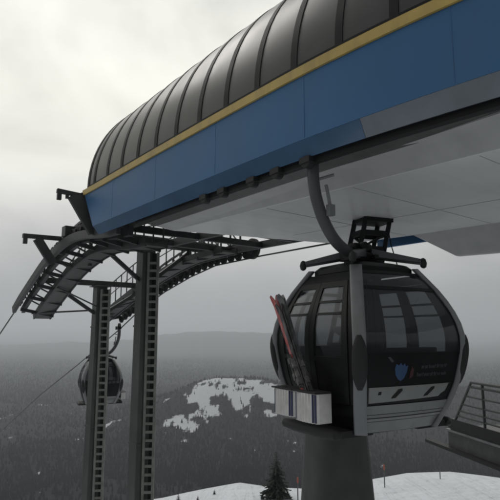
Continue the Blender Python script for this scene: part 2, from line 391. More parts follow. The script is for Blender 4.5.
# ceiling deck over the machinery so that the hood is closed, and the inner slot wall
MB().box((5.5, T0, 2.9), (10.3, 11.5, 2.95)).build('machine_deck', 'rib', st, SB)
MB().box((5.9, T0 + 0.05, 2.51), (5.95, 10.0, 2.89)).build('machine_wall', 'rib', st, SB)
# end wall inside the hood's mouth
b = MB(); b.prism([(7.9 - (RAD - 0.1)*math.cos(math.pi*i/24), 12.6, ZT + (RAD - 0.1)*math.sin(math.pi*i/24)) for i in range(25)], (0, -0.05, 0)); b.build('end_wall', 'rib', st, SB)
# far platform skirt dropping below the soffit
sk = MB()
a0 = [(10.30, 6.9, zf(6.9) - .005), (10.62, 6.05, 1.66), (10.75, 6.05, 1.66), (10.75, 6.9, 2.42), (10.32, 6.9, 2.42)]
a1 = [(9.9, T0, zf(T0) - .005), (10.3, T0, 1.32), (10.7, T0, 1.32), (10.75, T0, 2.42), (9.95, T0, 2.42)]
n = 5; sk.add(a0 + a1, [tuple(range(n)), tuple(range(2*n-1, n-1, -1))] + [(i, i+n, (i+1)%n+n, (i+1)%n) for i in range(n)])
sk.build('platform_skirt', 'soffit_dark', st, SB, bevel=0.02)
# hoist arm reaching out under the hood's end
b = MB()
b.beam((4.25, 13.45, 3.66), (5.3, 13.35, 3.58), 0.13, 0.11)
b.beam((4.32, 13.45, 3.64), (4.32, 13.45, 3.42), 0.11, 0.10); b.beam((4.52, 13.43, 3.6), (4.52, 13.43, 3.48), 0.08, 0.08)
b.beam((4.72, 13.4, 3.6), (5.22, 13.1, 2.62), 0.12, 0.42, (1, 0, 0.5))
b.beam((5.2, 12.2, 3.3), (5.25, 13.42, 3.5), 0.12, 0.14)
b.build('hoist_bracket', 'dark', st, SB, bevel=0.012)
b = MB(); b.tube([(8.3, 6.15, 2.3), (8.35, 6.1, 1.7), (8.35, 5.95, 1.2)], 0.012, 6); b.build('drop_wire', 'rib', st, SB)
# steel carrying the station down onto the towers
b = MB()
for s in (5.6, 7.9, 10.2):
    b.beam((s, 9.0, 2.65), (s, 15.6, 2.72), 0.14, 0.22)
for t in (10.8, 12.2, 13.6):
    b.beam((5.6, t, 2.66), (10.2, t, 2.66), 0.12, 0.18)
b.build('lead_in_beams', 'dark', st, SB, bevel=0.01)

# ------------------------------------------------------------------ lattice column, concrete pillar
PB = (1.63, 10.3)
gz = ground_z(*PB)
pr = empty('support_pillar', (PB[0], PB[1], gz), 0.35, 'broad dark concrete pillar below the near gondola cabin', 'pillar')
b = MB(); prof = [(0.98, -0.4), (0.96, 0.0), (0.80, 3.0), (0.52, -1.75 - gz), (0.50, -1.70 - gz)]
vs = []; n = 10
for r, z in prof:
    for k in range(28):
        t = 2*math.pi*k/28; p = 4.0
        c, s_ = math.cos(t), math.sin(t); q = (abs(c)**p + abs(s_)**p)**(-1/p)
        vs.append((r*q*c, r*0.85*q*s_, z))
fs = [(i*28+k, i*28+(k+1)%28, (i+1)*28+(k+1)%28, (i+1)*28+k) for i in range(4) for k in range(28)] + [tuple(range(27,-1,-1)), tuple(112+k for k in range(28))]
b.add(vs, fs).build('shaft', 'concrete', pr, smooth=40)
vs = []
for r, z in [(0.56, -1.70-gz), (0.62, -1.66-gz), (0.62, -1.52-gz), (0.57, -1.48-gz)]:
    for k in range(28):
        t = 2*math.pi*k/28; c, s_ = math.cos(t), math.sin(t); q = (abs(c)**4 + abs(s_)**4)**(-0.25)
        vs.append((r*q*c, r*0.85*q*s_, z))
b = MB(); b.add(vs, fs[:84] + [tuple(range(27,-1,-1)), tuple(84+k for k in range(28))]); b.build('cap', 'concrete', pr, smooth=30)
lt = (2.32, 10.05)
lc = empty('lattice_column', (PB[0], PB[1], -1.47), 0.35, 'black steel lattice column rising behind the near cabin roof into the soffit', 'column')
b = MB(); dx, dy = lt[0] - PB[0] + 0.10, lt[1] - PB[1]
H = zf(6.4) + 1.47 + .005
ca, sa = math.cos(-0.35), math.sin(-0.35)
dxl, dyl = dx*ca - dy*sa, dx*sa + dy*ca
legs = []
for i in (-1, 1):
    for j in (-1, 1):
        p = Vector((0.30*i, 0.22*j, 0)); q = Vector((dxl + 0.27*i, dyl + 0.20*j, H)); legs.append((p, q)); b.beam(p, q, 0.085, 0.085)
for k in range(1, 12):
    t = k/12; pts = [p.lerp(q, t) for p, q in legs]
    for i, j in ((0,1),(1,3),(3,2),(2,0)): b.beam(pts[i], pts[j], 0.06, 0.10)
    t2 = (k + 1)/12; p2 = [p.lerp(q, min(1, t2)) for p, q in legs]
    if k < 11: b.beam(pts[0], p2[2], 0.045, 0.045); b.beam(pts[3], p2[1], 0.045, 0.045)
b.box((dxl - 0.31, dyl - 0.25, H - 0.09), (dxl + 0.31, dyl + 0.25, H - 0.012))
b.build('lattice', 'rib', lc)

# ------------------------------------------------------------------ lift towers
def tower(s, t, ztop, w0, w1, label, beam_z, hl=2.75, bt=0.32, name='lift_tower'):
    wp = W(s, t, 0); g = ground_z(wp.x, wp.y)
    base = (s, t, g); r = rope_root(name, base, label=label, cat='lift tower', group='ladder columns carrying the sheave tracks')
    rot = R(38.5)                      # column faces the camera squarely
    b = MB(); b.beam((s, t, g - 0.4), (s, t, ztop), w0, w0, (0, 1, 0), w1, w1); b.build('column', 'tower', r, base, bevel=0.02)
    for zz in (-3.4, .2):
        b = MB(); k = (zz - g)/(ztop - g); ww = lerp(w0, w1, k) + .035; b.beam((s, t, zz - .03), (s, t, zz + .03), ww, ww, (0, 1, 0))
        b.build('flange', 'tower', r, base, bevel=.006)
    # ladder with guard strips on the right flank
    fx, fy = math.cos(-TH), math.sin(-TH)         # world +x in the rope frame
    gx, gy = -math.sin(-TH)*-1, -math.cos(-TH)    # world -y (towards the viewer)
    gx, gy = -math.sin(TH), -math.cos(TH)
    l = MB(); off0, off1 = w0/2 + 0.14, w1/2 + 0.12
    P = lambda u, v, z: (s + fx*u + gx*v, t + fy*u + gy*v, z)
    for u in (0.0, 0.30):
        l.beam(P(w0*0.30 + u, 0.27, g + 0.5), P(w1*0.30 + u, 0.25, ztop - 0.1), 0.075, 0.075, (gx, gy, 0))
    z = g + 0.8
    while z < ztop - 0.2:
        k = (z - g)/(ztop - g); ww = lerp(w0, w1, k)
        l.beam(P(ww*0.30, 0.26, z), P(ww*0.30 + 0.30, 0.26, z), 0.055, 0.075); z += 0.25
    l.build('ladder', 'ladder', r, base)
    k = MB(); k.beam(P(w0*0.30 + 0.06, 0.1, g + 0.5), P(w1*0.30 + 0.06, 0.1, ztop - 0.1), 0.46, 0.03, (gx, gy, 0)); k.build('ladder_backing', 'rib', r, base)
    c = MB(); c.beam((s - hl, t, beam_z), (s + hl, t, beam_z), bt, bt)
    c.build('cross_beam', 'dark', r, base, bevel=0.015)
    h = MB(); h.box((s - 0.32, t - 0.32, ztop), (s + 0.32, t + 0.32, beam_z - bt/2 - .002)) if beam_z - bt/2 - .002 > ztop else None
    if h: h.build('head_plate', 'tower', r, base, bevel=0.01)
    q = MB()
    for sg in (-1, 1):
        q.beam((s + sg*0.2, t, ztop - 1.0), (s + sg*1.7, t, beam_z - 0.19), 0.10, 0.12)
    q.build('knee_brace', 'dark', r, base)
    return r
tower(7.88, 15.4, 2.66, 0.60, 0.46, 'thicker ladder column nearer the station under a heavy cross beam', 2.98)
tower(7.95, 19.25, 1.72, 0.58, 0.42, 'slimmer ladder column standing in front of the distant small cabin', 1.86, 2.4, 0.2)

# ------------------------------------------------------------------ sheave tracks
def track(name, s, cl, rope, inner, label, wheel_side, end_wheel=None, bracket=False):
    base = (s, cl[0][0], cl[0][1]); r = rope_root(name, base, label=label, cat='sheave track', group='curved sheave tracks beside the towers')
    pts = path([(s, t, z) for t, z in cl], 8)
    def rail(nm, ds, dz, w, h, m='dark', sub=None):
        b = MB()
        for i in range(len(pts)-1):
            b.beam(pts[i] + Vector((ds, 0, dz)), pts[i+1] + Vector((ds, 0, dz)) + (pts[i+1]-pts[i]).normalized()*0.01, w, h)
        return b.build(nm, m, r, base)
    rail('sheave_beam', 0.16, 0.0, 0.12, 0.24)
    rail('sheave_beam', -0.16, 0.0, 0.12, 0.24)
    rail('catwalk', inner*0.85, -0.28, 0.62, 0.06, 'galv')
    rail('catwalk_edge', inner*0.56, -0.24, 0.05, 0.20)
    rail('catwalk_edge', inner*1.16, -0.24, 0.05, 0.20)
    cu = [0]
    for i in range(len(pts)-1): cu.append(cu[-1] + (pts[i+1]-pts[i]).length)
    def at(d):
        for i in range(len(pts)-1):
            if d <= cu[i+1]: 
                f = (d - cu[i])/(cu[i+1]-cu[i]); return pts[i].lerp(pts[i+1], f), (pts[i+1]-pts[i]).normalized()
        return pts[-1], (pts[-1]-pts[-2]).normalized()
    d = 0.25
    while d < cu[-1] - 0.1:
        p, a = at(d); nrm = Vector((1,0,0)).cross(a)
        if nrm.z < 0: nrm = -nrm
        b = MB(); c = p + nrm*wheel_side*0.24
        b.disc(c, (1,0,0), 0.16, 0.10, 18); b.disc(c, (1,0,0), 0.07, 0.22, 10)
        b.build('sheave', 'rubber', r, base); d += 0.42
    # cross ties, hangers and handrail
    b = MB(); d = 0.4
    while d < cu[-1]:
        p, a = at(d); b.beam(p + Vector((0,0,-0.12)), p + Vector((inner*1.2,0,-0.34)), 0.07, 0.12); d += 0.95
    b.build('cross_ties', 'dark', r, base)
    b = MB(); d = 0.2; tops = []
    while d < cu[-1]:
        p, a = at(d); q = p + Vector((inner*1.16, 0, -0.2)); e = q + Vector((0,0,1.0)); b.tube([q, e], 0.024, 6); tops.append(e); d += 0.55
    b.tube(tops, 0.024, 6); b.tube([p - Vector((0,0,0.45)) for p in tops], 0.018, 6)
    b.build('handrail', 'dark', r, base)
    if end_wheel:
        t, z, rad = end_wheel; b = MB(); b.disc((s, t, z), (1,0,0), rad, 0.14, 28); b.build('end_wheel', 'rubber', r, base)
        b = MB(); b.disc((s - 0.09, t, z), (1,0,0), rad*0.55, 0.03, 20); b.disc((s - 0.1, t, z), (1,0,0), 0.07, 0.14, 12); b.build('wheel_hub', 'dark', r, base)
    if bracket:
        b = MB()
        b.beam((4.2, 16.2, 2.86), (6.4, 16.2, 2.92), 0.14, 0.13)
        b.beam((4.28, 16.2, 2.84), (4.28, 16.2, 2.62), 0.12, 0.10)
        b.beam((4.62, 16.2, 2.82), (5.12, 16.2, 2.1), 0.14, 0.26, (1, 0, 0.5))
        b.beam((5.35, 16.2, 2.80), (5.35, 16.2, 2.40), 0.12, 0.12); b.beam((6.3, 16.2, 2.86), (6.3, 16.2, 2.1), 0.10, 0.12)
        b.build('hoist_bracket', 'dark', r, base, bevel=0.01)
    # tie down to the tower
    b = MB()
    p, a = at(cu[-1]*0.97); b.tube([p + Vector((inner*0.4, 0, -0.25)), Vector((7.95, 19.25, p.z - 0.1))], 0.035, 8)
    p2, a = at(cu[-1]*0.72); b.tube([p2 + Vector((inner*0.6, 0, -0.35)), Vector((7.95, 19.1, p.z - 0.05))], 0.03, 8)
    b.build('tie_rod', 'dark', r, base)
    # lattice between sheave beam and catwalk
    b = MB(); d = 0.3
    while d < cu[-1] - 0.6:
        p, a = at(d); q, a = at(d + 0.55); b.beam(p + Vector((inner*.2, 0, .05)), p + Vector((inner*.2, 0, .62)), .05, .05); b.beam(p + Vector((inner*.2, 0, .62)), q + Vector((inner*.2, 0, .60)), .06, .07); b.beam(p + Vector((inner*.2, 0, .05)), q + Vector((inner*.2, 0, .60)), .035, .035); d += 0.55
    d = 0.5
    while d < cu[-1] - 0.5:
        p, a = at(d); q, a = at(d + 0.5)
        b.beam(p + Vector((0.0, 0, 0.10)), q + Vector((inner*1.16, 0, -0.15)), 0.045, 0.045); d += 0.5
    b.build('lattice', 'dark', r, base)
    return r
near_cl = [(11.6, 2.46), (12.5, 2.50), (14.0, 2.66), (15.1, 2.66), (16.3, 2.46), (17.3, 2.20), (18.2, 1.85), (19.7, 1.22), (20.5, 0.82)]
near_rope = [(-3, 2.62), (12.5, 2.72), (15.0, 2.78), (16.3, 2.62), (18.2, 2.02), (19.7, 1.36), (20.5, 0.98), (22.8, 0.02), (45, -8.9), (600, -240)]
track('sheave_track', 5.35, near_cl, near_rope, 1.0, 'sheave track arching down over open sky beside the hoist arm', 1, bracket=True)
far_cl = [(13.1, 2.80), (14.2, 2.76), (15.4, 2.70), (16.9, 2.46), (18.7, 2.04), (20.8, 1.44), (22.9, 0.78)]
far_rope = [(-3, 2.45), (12.5, 2.40), (15.1, 2.34), (16.8, 2.06), (18.7, 1.62), (20.8, 0.98), (22.9, 0.12), (28.0, -1.75), (33.6, -3.7), (60, -14), (600, -238)]
track('sheave_track', 10.45, far_cl, far_rope, -1.0, 'sheave track under the soffit ending in a large round wheel', -1, end_wheel=(13.0, 2.68, 0.34))
for s, rp, lb in ((5.35, near_rope, 'thin steel haul rope leaving the near sheave track down the left edge'), (10.45, far_rope, 'thin steel haul rope from which the distant small cabin hangs')):
    b = MB(); b.tube([(s, t, z) for t, z in rp], 0.027, 8)
    o = b.build('haul_rope', 'rope', None, (s, rp[0][0], rp[0][1])); o.location = W(s, rp[0][0], rp[0][1]); o.rotation_euler = (0, 0, TH)
    tag(o, lb, 'cable', 'haul ropes of the lift')

# ------------------------------------------------------------------ gondola cabin
ZP = [0, .22, .62, 1.12, 1.42, 1.72, 1.97, 2.15]
D1 = [.27, .17, .06, 0, .03, .13, .25, .37]
D2 = [.33, .22, .08, 0, .04, .16, .30, .44]
HALF = 0.94
def ip(z, Y):
    # smooth interpolation
    if z <= ZP[0]: return Y[0]
    if z >= ZP[-1]: return Y[-1]
    for i in range(len(ZP)-1):
        if z <= ZP[i+1]:
            t = (z - ZP[i])/(ZP[i+1]-ZP[i])
            a = Y[max(i-1,0)]; b_ = Y[i]; c = Y[i+1]; d = Y[min(i+2,len(Y)-1)]
            return 0.5*((2*b_)+(c-a)*t+(2*a-5*b_+4*c-d)*t*t+(3*b_-a-3*c+d)*t**3)
def skin(side, u, z, off=0.0):
    hx = HALF - ip(z, D1); hy = HALF - ip(z, D2); off += 0.045*(1 - u*u)
    if side == 0: return Vector((-hx - off, u*hy, z))
    if side == 1: return Vector((u*hx, -hy - off, z))
    if side == 2: return Vector((hx + off, u*hy, z))
    return Vector((u*hx, hy + off, z))
def slab(b, side, u0, u1, z0, z1, off, th, nu=8, nz=10, zl=None):
    """panel hugging the cabin's curved side; zl optionally maps u to (z0,z1)"""
    vs = []; 
    for o in (off, off - th):
        for i in range(nz+1):
            for k in range(nu+1):
                u = lerp(u0, u1, k/nu); a, c = zl(k/nu) if zl else (z0, z1)
                vs.append(skin(side, u, lerp(a, c, i/nz), o))
    m = (nu+1)*(nz+1); fs = []
    for i in range(nz):
        for k in range(nu):
            a = i*(nu+1)+k; fs.append((a, a+1, a+nu+2, a+nu+1)); fs.append((m+a, m+a+nu+1, m+a+nu+2, m+a+1))
    for k in range(nu):
        fs.append((k, m+k, m+k+1, k+1)); a = nz*(nu+1)+k; fs.append((a, a+1, m+a+1, m+a))
    for i in range(nz):
        a = i*(nu+1); fs.append((a, a+nu+1, m+a+nu+1, m+a)); a += nu; fs.append((a, m+a, m+a+nu+1, a+nu+1))
    b.add(vs, fs); return b
def frame(b, side, u0, u1, z0, z1, wu, wz, off, th):
    slab(b, side, u0, u0+wu, z0, z1, off, th, 2); slab(b, side, u1-wu, u1, z0, z1, off, th, 2)
    slab(b, side, u0+wu, u1-wu, z0, z0+wz, off, th, 6, 2); slab(b, side, u0+wu, u1-wu, z1-wz, z1, off, th, 6, 2)
def decal(b, side, pts, off):    # flat mark following the panel; pts are (u, z)
    n = len(pts); vs = [skin(side, u, z, off) for u, z in pts] + [skin(side, u, z, off - 0.004) for u, z in pts]
    b.add(vs, [tuple(range(n)), tuple(range(2*n-1, n-1, -1))] + [(i, (i+1)%n, n+(i+1)%n, n+i) for i in range(n)])

def make_cabin():
    r = empty('gondola_cabin', (1.66, 7.64, -1.27), R(30), 'large near gondola cabin with dark glass, grey corner posts and skis outside', 'gondola', 'gondola cabins on the lift')
    # floor pan and body
    b = MB()
    ring = []
    for z in (0.0, 0.05, 0.30):
        ring.append([skin(0,-0.97,z,-.05), skin(0,0.97,z,-.05), skin(2,0.97,z,-.05), skin(2,-0.97,z,-.05)])
    vs = [p for q in ring for p in q]
    b.add(vs, [(0,1,2,3), (8,11,10,9)] + [(i*4+k, i*4+(k+1)%4, (i+1)*4+(k+1)%4, (i+1)*4+k) for i in range(2) for k in range(4)])
    b.build('floor', 'rubber', r)
    for sd in (1, 3):
        b = MB(); slab(b, sd, -.96, .96, 0.02, 0.16, 0.0, 0.05, 8, 3); slab(b, sd, -.96, .96, 0.17, 0.205, 0.012, 0.05, 8, 2)
        slab(b, sd, -.96, .96, 0.215, 0.25, 0.0, 0.05, 8, 2); slab(b, sd, -.96, .96, 0.26, 0.37, 0.012, 0.05, 8, 3)
        b.build('sill', 'sillpaint', r)
        b = MB(); slab(b, sd, -.96, .96, 0.38, 0.98, 0.0, 0.05); body = b.build('end_panel', 'black', r)
        b = MB(); slab(b, sd, -.93, .93, 0.985, 1.83, 0.004, 0.012, 12, 14); win = b.build('end_window', 'glass', r)
        b = MB(); frame(b, sd, -.97, .97, 0.975, 2.10, 0.07, 0.045, 0.012, 0.05); slab(b, sd, -.90, .90, 1.83, 1.875, 0.012, 0.04, 8, 2)
        slab(b, sd, -.62, -.55, 1.02, 1.83, -0.012, 0.03, 2, 8)
        b.build('window_frame', 'black', win)
        b = MB(); slab(b, sd, -.90, .90, 1.875, 2.06, 0.004, 0.012, 10, 4); b.build('visor', 'glass', win)
        if sd == 1:
            # pale panel with slanted dark marks
            b = MB(); slab(b, sd, -.86, .80, 0, 1, 0.012, 0.02, 10, 6, zl=lambda k: (0.405 + 0.03*k, 0.60)); pn = b.build('pale_panel', 'lightpanel', body)
            for uc, w in ((-.34, .10), (.34, .10)):
                b = MB(); decal(b, sd, [(uc - w, .45), (uc - w*.2, .455), (uc + w, .545), (uc + w*.9, .572), (uc + w*.2, .565), (uc - w*.9, .475)], 0.016); b.build('dark_mark', 'black', pn)
            b = MB(); decal(b, sd, [(-.70, .505), (-.645, .505), (-.635, .545), (-.69, .545)], 0.016); b.build('dark_mark', 'black', pn)
            b = MB(); decal(b, sd, [(.60, .42), (.80, .44), (.82, .60), (.76, .60), (.73, .50), (.64, .46)], 0.016); b.build('dark_mark', 'black', pn)
            
            # leaf shaped emblem with a red accent and two rows of small lettering
            b = MB(); decal(b, sd, [(-.29, .665), (-.23, .70), (-.19, .77), (-.17, .86), (-.21, .845), (-.235, .885), (-.27, .855), (-.305, .89), (-.34, .86), (-.385, .88), (-.41, .82), (-.39, .74), (-.345, .69)], 0.006)
            b.build('emblem', 'logo_blue', body)
            b = MB(); decal(b, sd, [(-.13, .68), (-.06, .72), (-.05, .80), (-.09, .84), (-.12, .77)], 0.006); b.build('emblem_accent', 'logo_red', body)
            b = MB(); decal(b, sd, [(-.47, .90), (-.43, .91), (-.50, 1.0 - .03), (-.54, .965)], 0.006); b.build('emblem_stem', 'letters', body)
            rnd = random.Random(4); b = MB()
            for (ua, ub, z, h) in ((.10, .62, .81, .05), (.02, .66, .71, .05)):
                u = ua
                while u < ub:
                    w = rnd.uniform(.022, .034); hh = h*rnd.choice((0.7, 0.7, 1.0, 0.7))
                    k = rnd.randrange(3)
                    decal(b, sd, [(u, z), (u + .009, z), (u + .009, z + hh), (u, z + hh)], 0.006)
                    if k != 1: decal(b, sd, [(u + .009, z + h*.6), (u + w, z + h*.6), (u + w, z + h*.72), (u + .009, z + h*.72)], 0.006)
                    if k != 0: decal(b, sd, [(u + w - .008, z), (u + w, z), (u + w, z + h*.7), (u + w - .008, z + h*.7)], 0.006)
                    u += w + .012
            b.build('lettering', 'letters', body)
    for sd in (0, 2):
        b = MB(); slab(b, sd, -.96, .96, 0.03, 0.36, -0.01, 0.05); b.build('door_threshold', 'black', r)
        b = MB(); slab(b, sd, -.97, -.80, 0.37, 2.08, 0, 0.05, 3, 14); slab(b, sd, .80, .97, 0.37, 2.08, 0, 0.05, 3, 14); slab(b, sd, -.80, .80, 1.96, 2.08, 0, .05, 6, 3)
        b.build('door_surround', 'black', r)
        for u0, u1 in ((-.795, -.005), (.005, .795)):
            b = MB(); frame(b, sd, u0, u1, 0.375, 1.955, 0.105, 0.08, 0.014, 0.045)
            slab(b, sd, u0 + .105, u1 - .105, 0.455, 0.90, 0.005, 0.03, 4, 6); slab(b, sd, u0 + .105, u1 - .105, 0.90, 0.96, 0.014, 0.045, 4, 2)
            d = b.build('door', 'black', r)
            b = MB(); slab(b, sd, u0 + .09, u1 - .09, 0.93, 1.90, 0.0, 0.01, 6, 14); g = b.build('door_window', 'glass', d)
            b = MB()
            for z in (1.50, 1.66): slab(b, sd, u0 + .12, u1 - .12, z, z + 0.03, 0.012, 0.03, 4, 2)
            b.build('transom', 'black', g)
        # rounded step along the doorway
        b = MB(); sg = -1 if sd == 0 else 1
        x = HALF - .03
        b.tube([(sg*(x + .06), -.60, .02), (sg*(x + .10), -.55, .02), (sg*(x + .12), -.3, .02), (sg*(x + .12), .3, .02), (sg*(x + .10), .55, .02), (sg*(x + .06), .60, .02)], [.03, .065, .078, .078, .065, .03], 14)
        b.box((min(sg*(x-.5), sg*(x+.10)), -.55, -.03), (max(sg*(x-.5), sg*(x+.10)), .55, .05))
        b.build('step', 'rubber', r)
    # corner posts with rubber bumpers
    for i in (-1, 1):
        for j in (-1, 1):
            rd = Vector((i, j, 0)).normalized(); tg = Vector((-j, i, 0)).normalized()
            def ell(b, pts, at_, ar, p=3.0, n=20):
                vs = []; fs = []
                for q, a, c in zip(pts, at_, ar):
                    for m in range(n):
                        t = 2*math.pi*m/n; co, si = math.cos(t), math.sin(t); f = (abs(co)**p + abs(si)**p)**(-1/p)
                        vs.append(q + tg*a*co*f + rd*c*si*f)
                for m in range(len(pts)-1):
                    for k in range(n): fs.append((m*n+k, m*n+(k+1)%n, (m+1)*n+(k+1)%n, (m+1)*n+k))
                fs += [tuple(range(n-1,-1,-1)), tuple((len(pts)-1)*n+k for k in range(n))]
                return b.add(vs, fs)
            pts = []
            for k in range(15):
                z = 0.0 + 2.17*k/14; pts.append(Vector((i*(HALF - ip(z, D1) - .01), j*(HALF - ip(z, D2) - .01), z)))
            b = ell(MB(), pts, [.082]*15, [.045]*15, 4); p = b.build('corner_post', 'post', r, smooth=50)
            bp = []
            for k in range(11):
                z = .58 + .66*k/10; q = Vector((i*(HALF - ip(z, D1) + .012), j*(HALF - ip(z, D2) + .012), z)); bp.append(q)
            b = ell(MB(), bp, [.03, .06, .08, .09, .092, .092, .092, .09, .08, .06, .03], [.03, .045, .055, .06, .062, .062, .062, .06, .055, .045, .03], 2.4)
            b.build('bumper', 'rubber', r, smooth=60)
    # roof
    b = MB(); rings = []
    for z, k in ((2.10, 1.0), (2.17, 1.0), (2.22, .9), (2.26, .6), (2.28, .2)):
        hx = (HALF - .37)*k + .02; hy = (HALF - .44)*k + .02; q = []
        for m in range(32):
            t = 2*math.pi*m/32; c, s_ = math.cos(t), math.sin(t); f = (abs(c)**6 + abs(s_)**6)**(-1/6); q.append((hx*c*f, hy*s_*f, z))
        rings += q
    b.add(rings, [(i*32+m, i*32+(m+1)%32, (i+1)*32+(m+1)%32, (i+1)*32+m) for i in range(4) for m in range(32)] + [tuple(range(31,-1,-1)), tuple(128+m for m in range(32))])
    rf = b.build('roof', 'black', r, smooth=40)
    for i in (-1, 1):
        for j in (-1, 1):
            b = MB(); b.beam((i*.10, j*.08, 2.42), (i*.64, j*.54, 2.29), .19, .13, (0,0,1), .11, .06); b.beam((i*.12, j*.08, 2.36), (i*.66, j*.56, 2.25), .06, .04)
            b.build('roof_arm', 'roofpaint', rf, bevel=.015)
            b = MB(); b.tube([(i*.66, j*.55, 2.19), (i*.665, j*.555, 2.21), (i*.67, j*.56, 2.26), (i*.665, j*.555, 2.31), (i*.66, j*.55, 2.335)], [.02, .045, .05, .042, .02], 14)
            b.build('roof_knob', 'rubber', rf)
    # hanger and grip
    b = MB(); b.tube(path([(-.06, 0, 2.40), (-.26, 0, 2.43), (-.50, 0, 2.58), (-.70, 0, 2.86), (-.83, 0, 3.20), (-.87, 0, 3.52), (-.86, 0, 3.80)], 6), .085, 14)
    hg = b.build('hanger_arm', 'roofpaint', r, smooth=60)
    b = MB(); b.box((-.30, -.17, 2.30), (.16, .17, 2.42)); b.box((-.22, -.11, 2.42), (.10, .11, 2.56)); b.disc((-.08, -.14, 2.50), (0,1,0), .075, .1, 14); b.disc((-.08, .14, 2.50), (0,1,0), .075, .1, 14)
    b.box((.16, -.05, 2.30), (.36, .05, 2.46)); b.box((-.02, -.30, 2.31), (.06, .30, 2.38))
    b.build('hanger_head', 'black', r, bevel=.012)
    b = MB(); b.box((-.93, -.34, 3.74), (-.78, .34, 3.86)); b.beam((-.86, -.30, 3.86), (-.86, -.12, 4.02), .09, .09); b.beam((-.86, .30, 3.86), (-.86, .12, 4.02), .09, .09); b.disc((-.74, -.28, 3.80), (1,0,0), .10, .06, 16); b.disc((-.74, .28, 3.80), (1,0,0), .10, .06, 16)
    b.build('grip', 'black', hg, bevel=.008)
    b = MB(); b.tube([(-.72, -.10, 3.35), (-.70, -.13, 3.15), (-.66, -.12, 2.98)], .025, 8); b.tube([(-.80, -.04, 3.44), (-.62, -.16, 3.50)], .022, 8); b.box((-.72, -.17, 2.90), (-.62, -.09, 3.06))
    b.build('release_lever', 'post', hg)
    # benches
    for j in (-1, 1):
        b = MB(); b.box((-.66, min(j*.28, j*.72), .52), (.66, max(j*.28, j*.72), .60)); b.build('seat', 'fabric', r, bevel=.02)
        b = MB(); b.beam((-.66, j*.70, .82), (.66, j*.70, .82), .07, .5); b.build('backrest', 'fabric', r, bevel=.02)
    # ski pockets on the door side
    for y0, y1, z0, z1 in ((.05, .54, .17, .51), (-.46, .03, .15, .51)):
        b = MB(); x0, x1 = -1.20, -1.00
        n = 56; outer = []
        for k in range(n+1): outer.append((x0 - .05*math.sin(math.pi*k/n)**.6 + .009*math.cos(2*math.pi*k/7), lerp(y0, y1, k/n)))
        b.prism([(x1, y0, z0)] + [(x, y, z0) for x, y in outer] + [(x1, y1, z0)], (0, 0, z1 - z0))
        bk = b.build('ski_pocket', 'alu', r, bevel=.006, smooth=20)
        b = MB()
        for f, w in ((.08, .036), (.17, .024), (.92, .010)):
            y = lerp(y0, y1, f); x = x0 - .05*math.sin(math.pi*f)**.6 - .010
            b = MB(); b.box((x, y - w/2, z0 + .01), (x + .02, y + w/2, z1 - .01)); b.build('stripe', 'navy', bk)
        
        b = MB(); b.box((x0 - .06, y0, z1 + .002), (x1, y1, z1 + .022)); b.build('pocket_rim', 'rubber', bk)
        b = MB(); b.beam((x1 - .02, (y0+y1)/2, z0 + .1), (x1 + .12, (y0+y1)/2, z0 + .1), .06, .06); b.build('pocket_bracket', 'rubber', bk)
    return r
cab = make_cabin()
far = copy_tree(cab)
far.scale = (.87, .87, .87); p = W(10.45, 22.9, .2) - .87*Vector((.79, .336, 3.8)); far.location = p; far.rotation_euler = (0, 0, R(203))
far['label'] = 'small distant gondola cabin hanging on its hook behind the tower columns'

# ------------------------------------------------------------------ skis standing in the near pockets
def ski_pair(name, m, foot, top, side, label):
    base = Vector((foot[0], foot[1], foot[2]))
    ca, sa = math.cos(R(30)), math.sin(R(30))
    w = Vector((1.66 + base.x*ca - base.y*sa, 7.64 + base.x*sa + base.y*ca, -1.27 + base.z))
    r = empty(name, w, R(30), label, 'skis', 'skis standing in the cabin pockets')
    ax = Vector(top) - base; L = ax.length; ax.normalize()
    y = Vector((0.25*side, 1, 0)); y = (y - ax*y.dot(ax)).normalized(); x = y.cross(ax)
    for i in (0, 1):
        b = MB(); vs = []; n = 22; fs = []
        for k in range(n+1):
            t = k/n; d = L*t
            ww = interp(t, [0, .02, .12, .5, .86, .95, .985, 1], [.03, .045, .05, .038, .056, .056, .045, .025])
            tip = 0.03*max(0, (t - .9)/.1)**2*(1 if i else -1)
            c = ax*d + x*((0.014 if i else -0.014) + tip)
            th = .006
            for a, e in ((-1,-1),(1,-1),(1,1),(-1,1)): vs.append(c + y*ww*a + x*th*e)
        for k in range(n):
            for q in range(4): fs.append((k*4+q, k*4+(q+1)%4, (k+1)*4+(q+1)%4, (k+1)*4+q))
        fs += [(3,2,1,0), (n*4, n*4+1, n*4+2, n*4+3)]
        b.add(vs, fs); sk = b.build('ski', m, r)
        sg = 1 if i else -1; b = MB(); c = ax*L*.36 + x*sg*.045
        b.beam(c - ax*.16, c - ax*.07, .07, .06, y); b.beam(c + ax*.07, c + ax*.15, .07, .055, y); b.beam(c - ax*.2, c + ax*.2, .05, .025, y)
        b.build('binding', 'binding', sk)
    return r
ski_pair('ski_pair', 'ski_red', (-1.14, -.22, .24), (-1.20, .57, 1.79), 1, 'red skis with pale patches leaning out of the cabin pocket')
ski_pair('ski_pair', 'ski_grey', (-1.09, -.26, .24), (-1.15, .47, 1.80), -1, 'grey and black skis leaning just beside the red pair')

ski_pair('ski_pair', 'ski_dark', (-1.16, -.30, .24), (-1.22, .40, 1.66), 1, 'shorter black skis leaning at the inner side of the bundle')

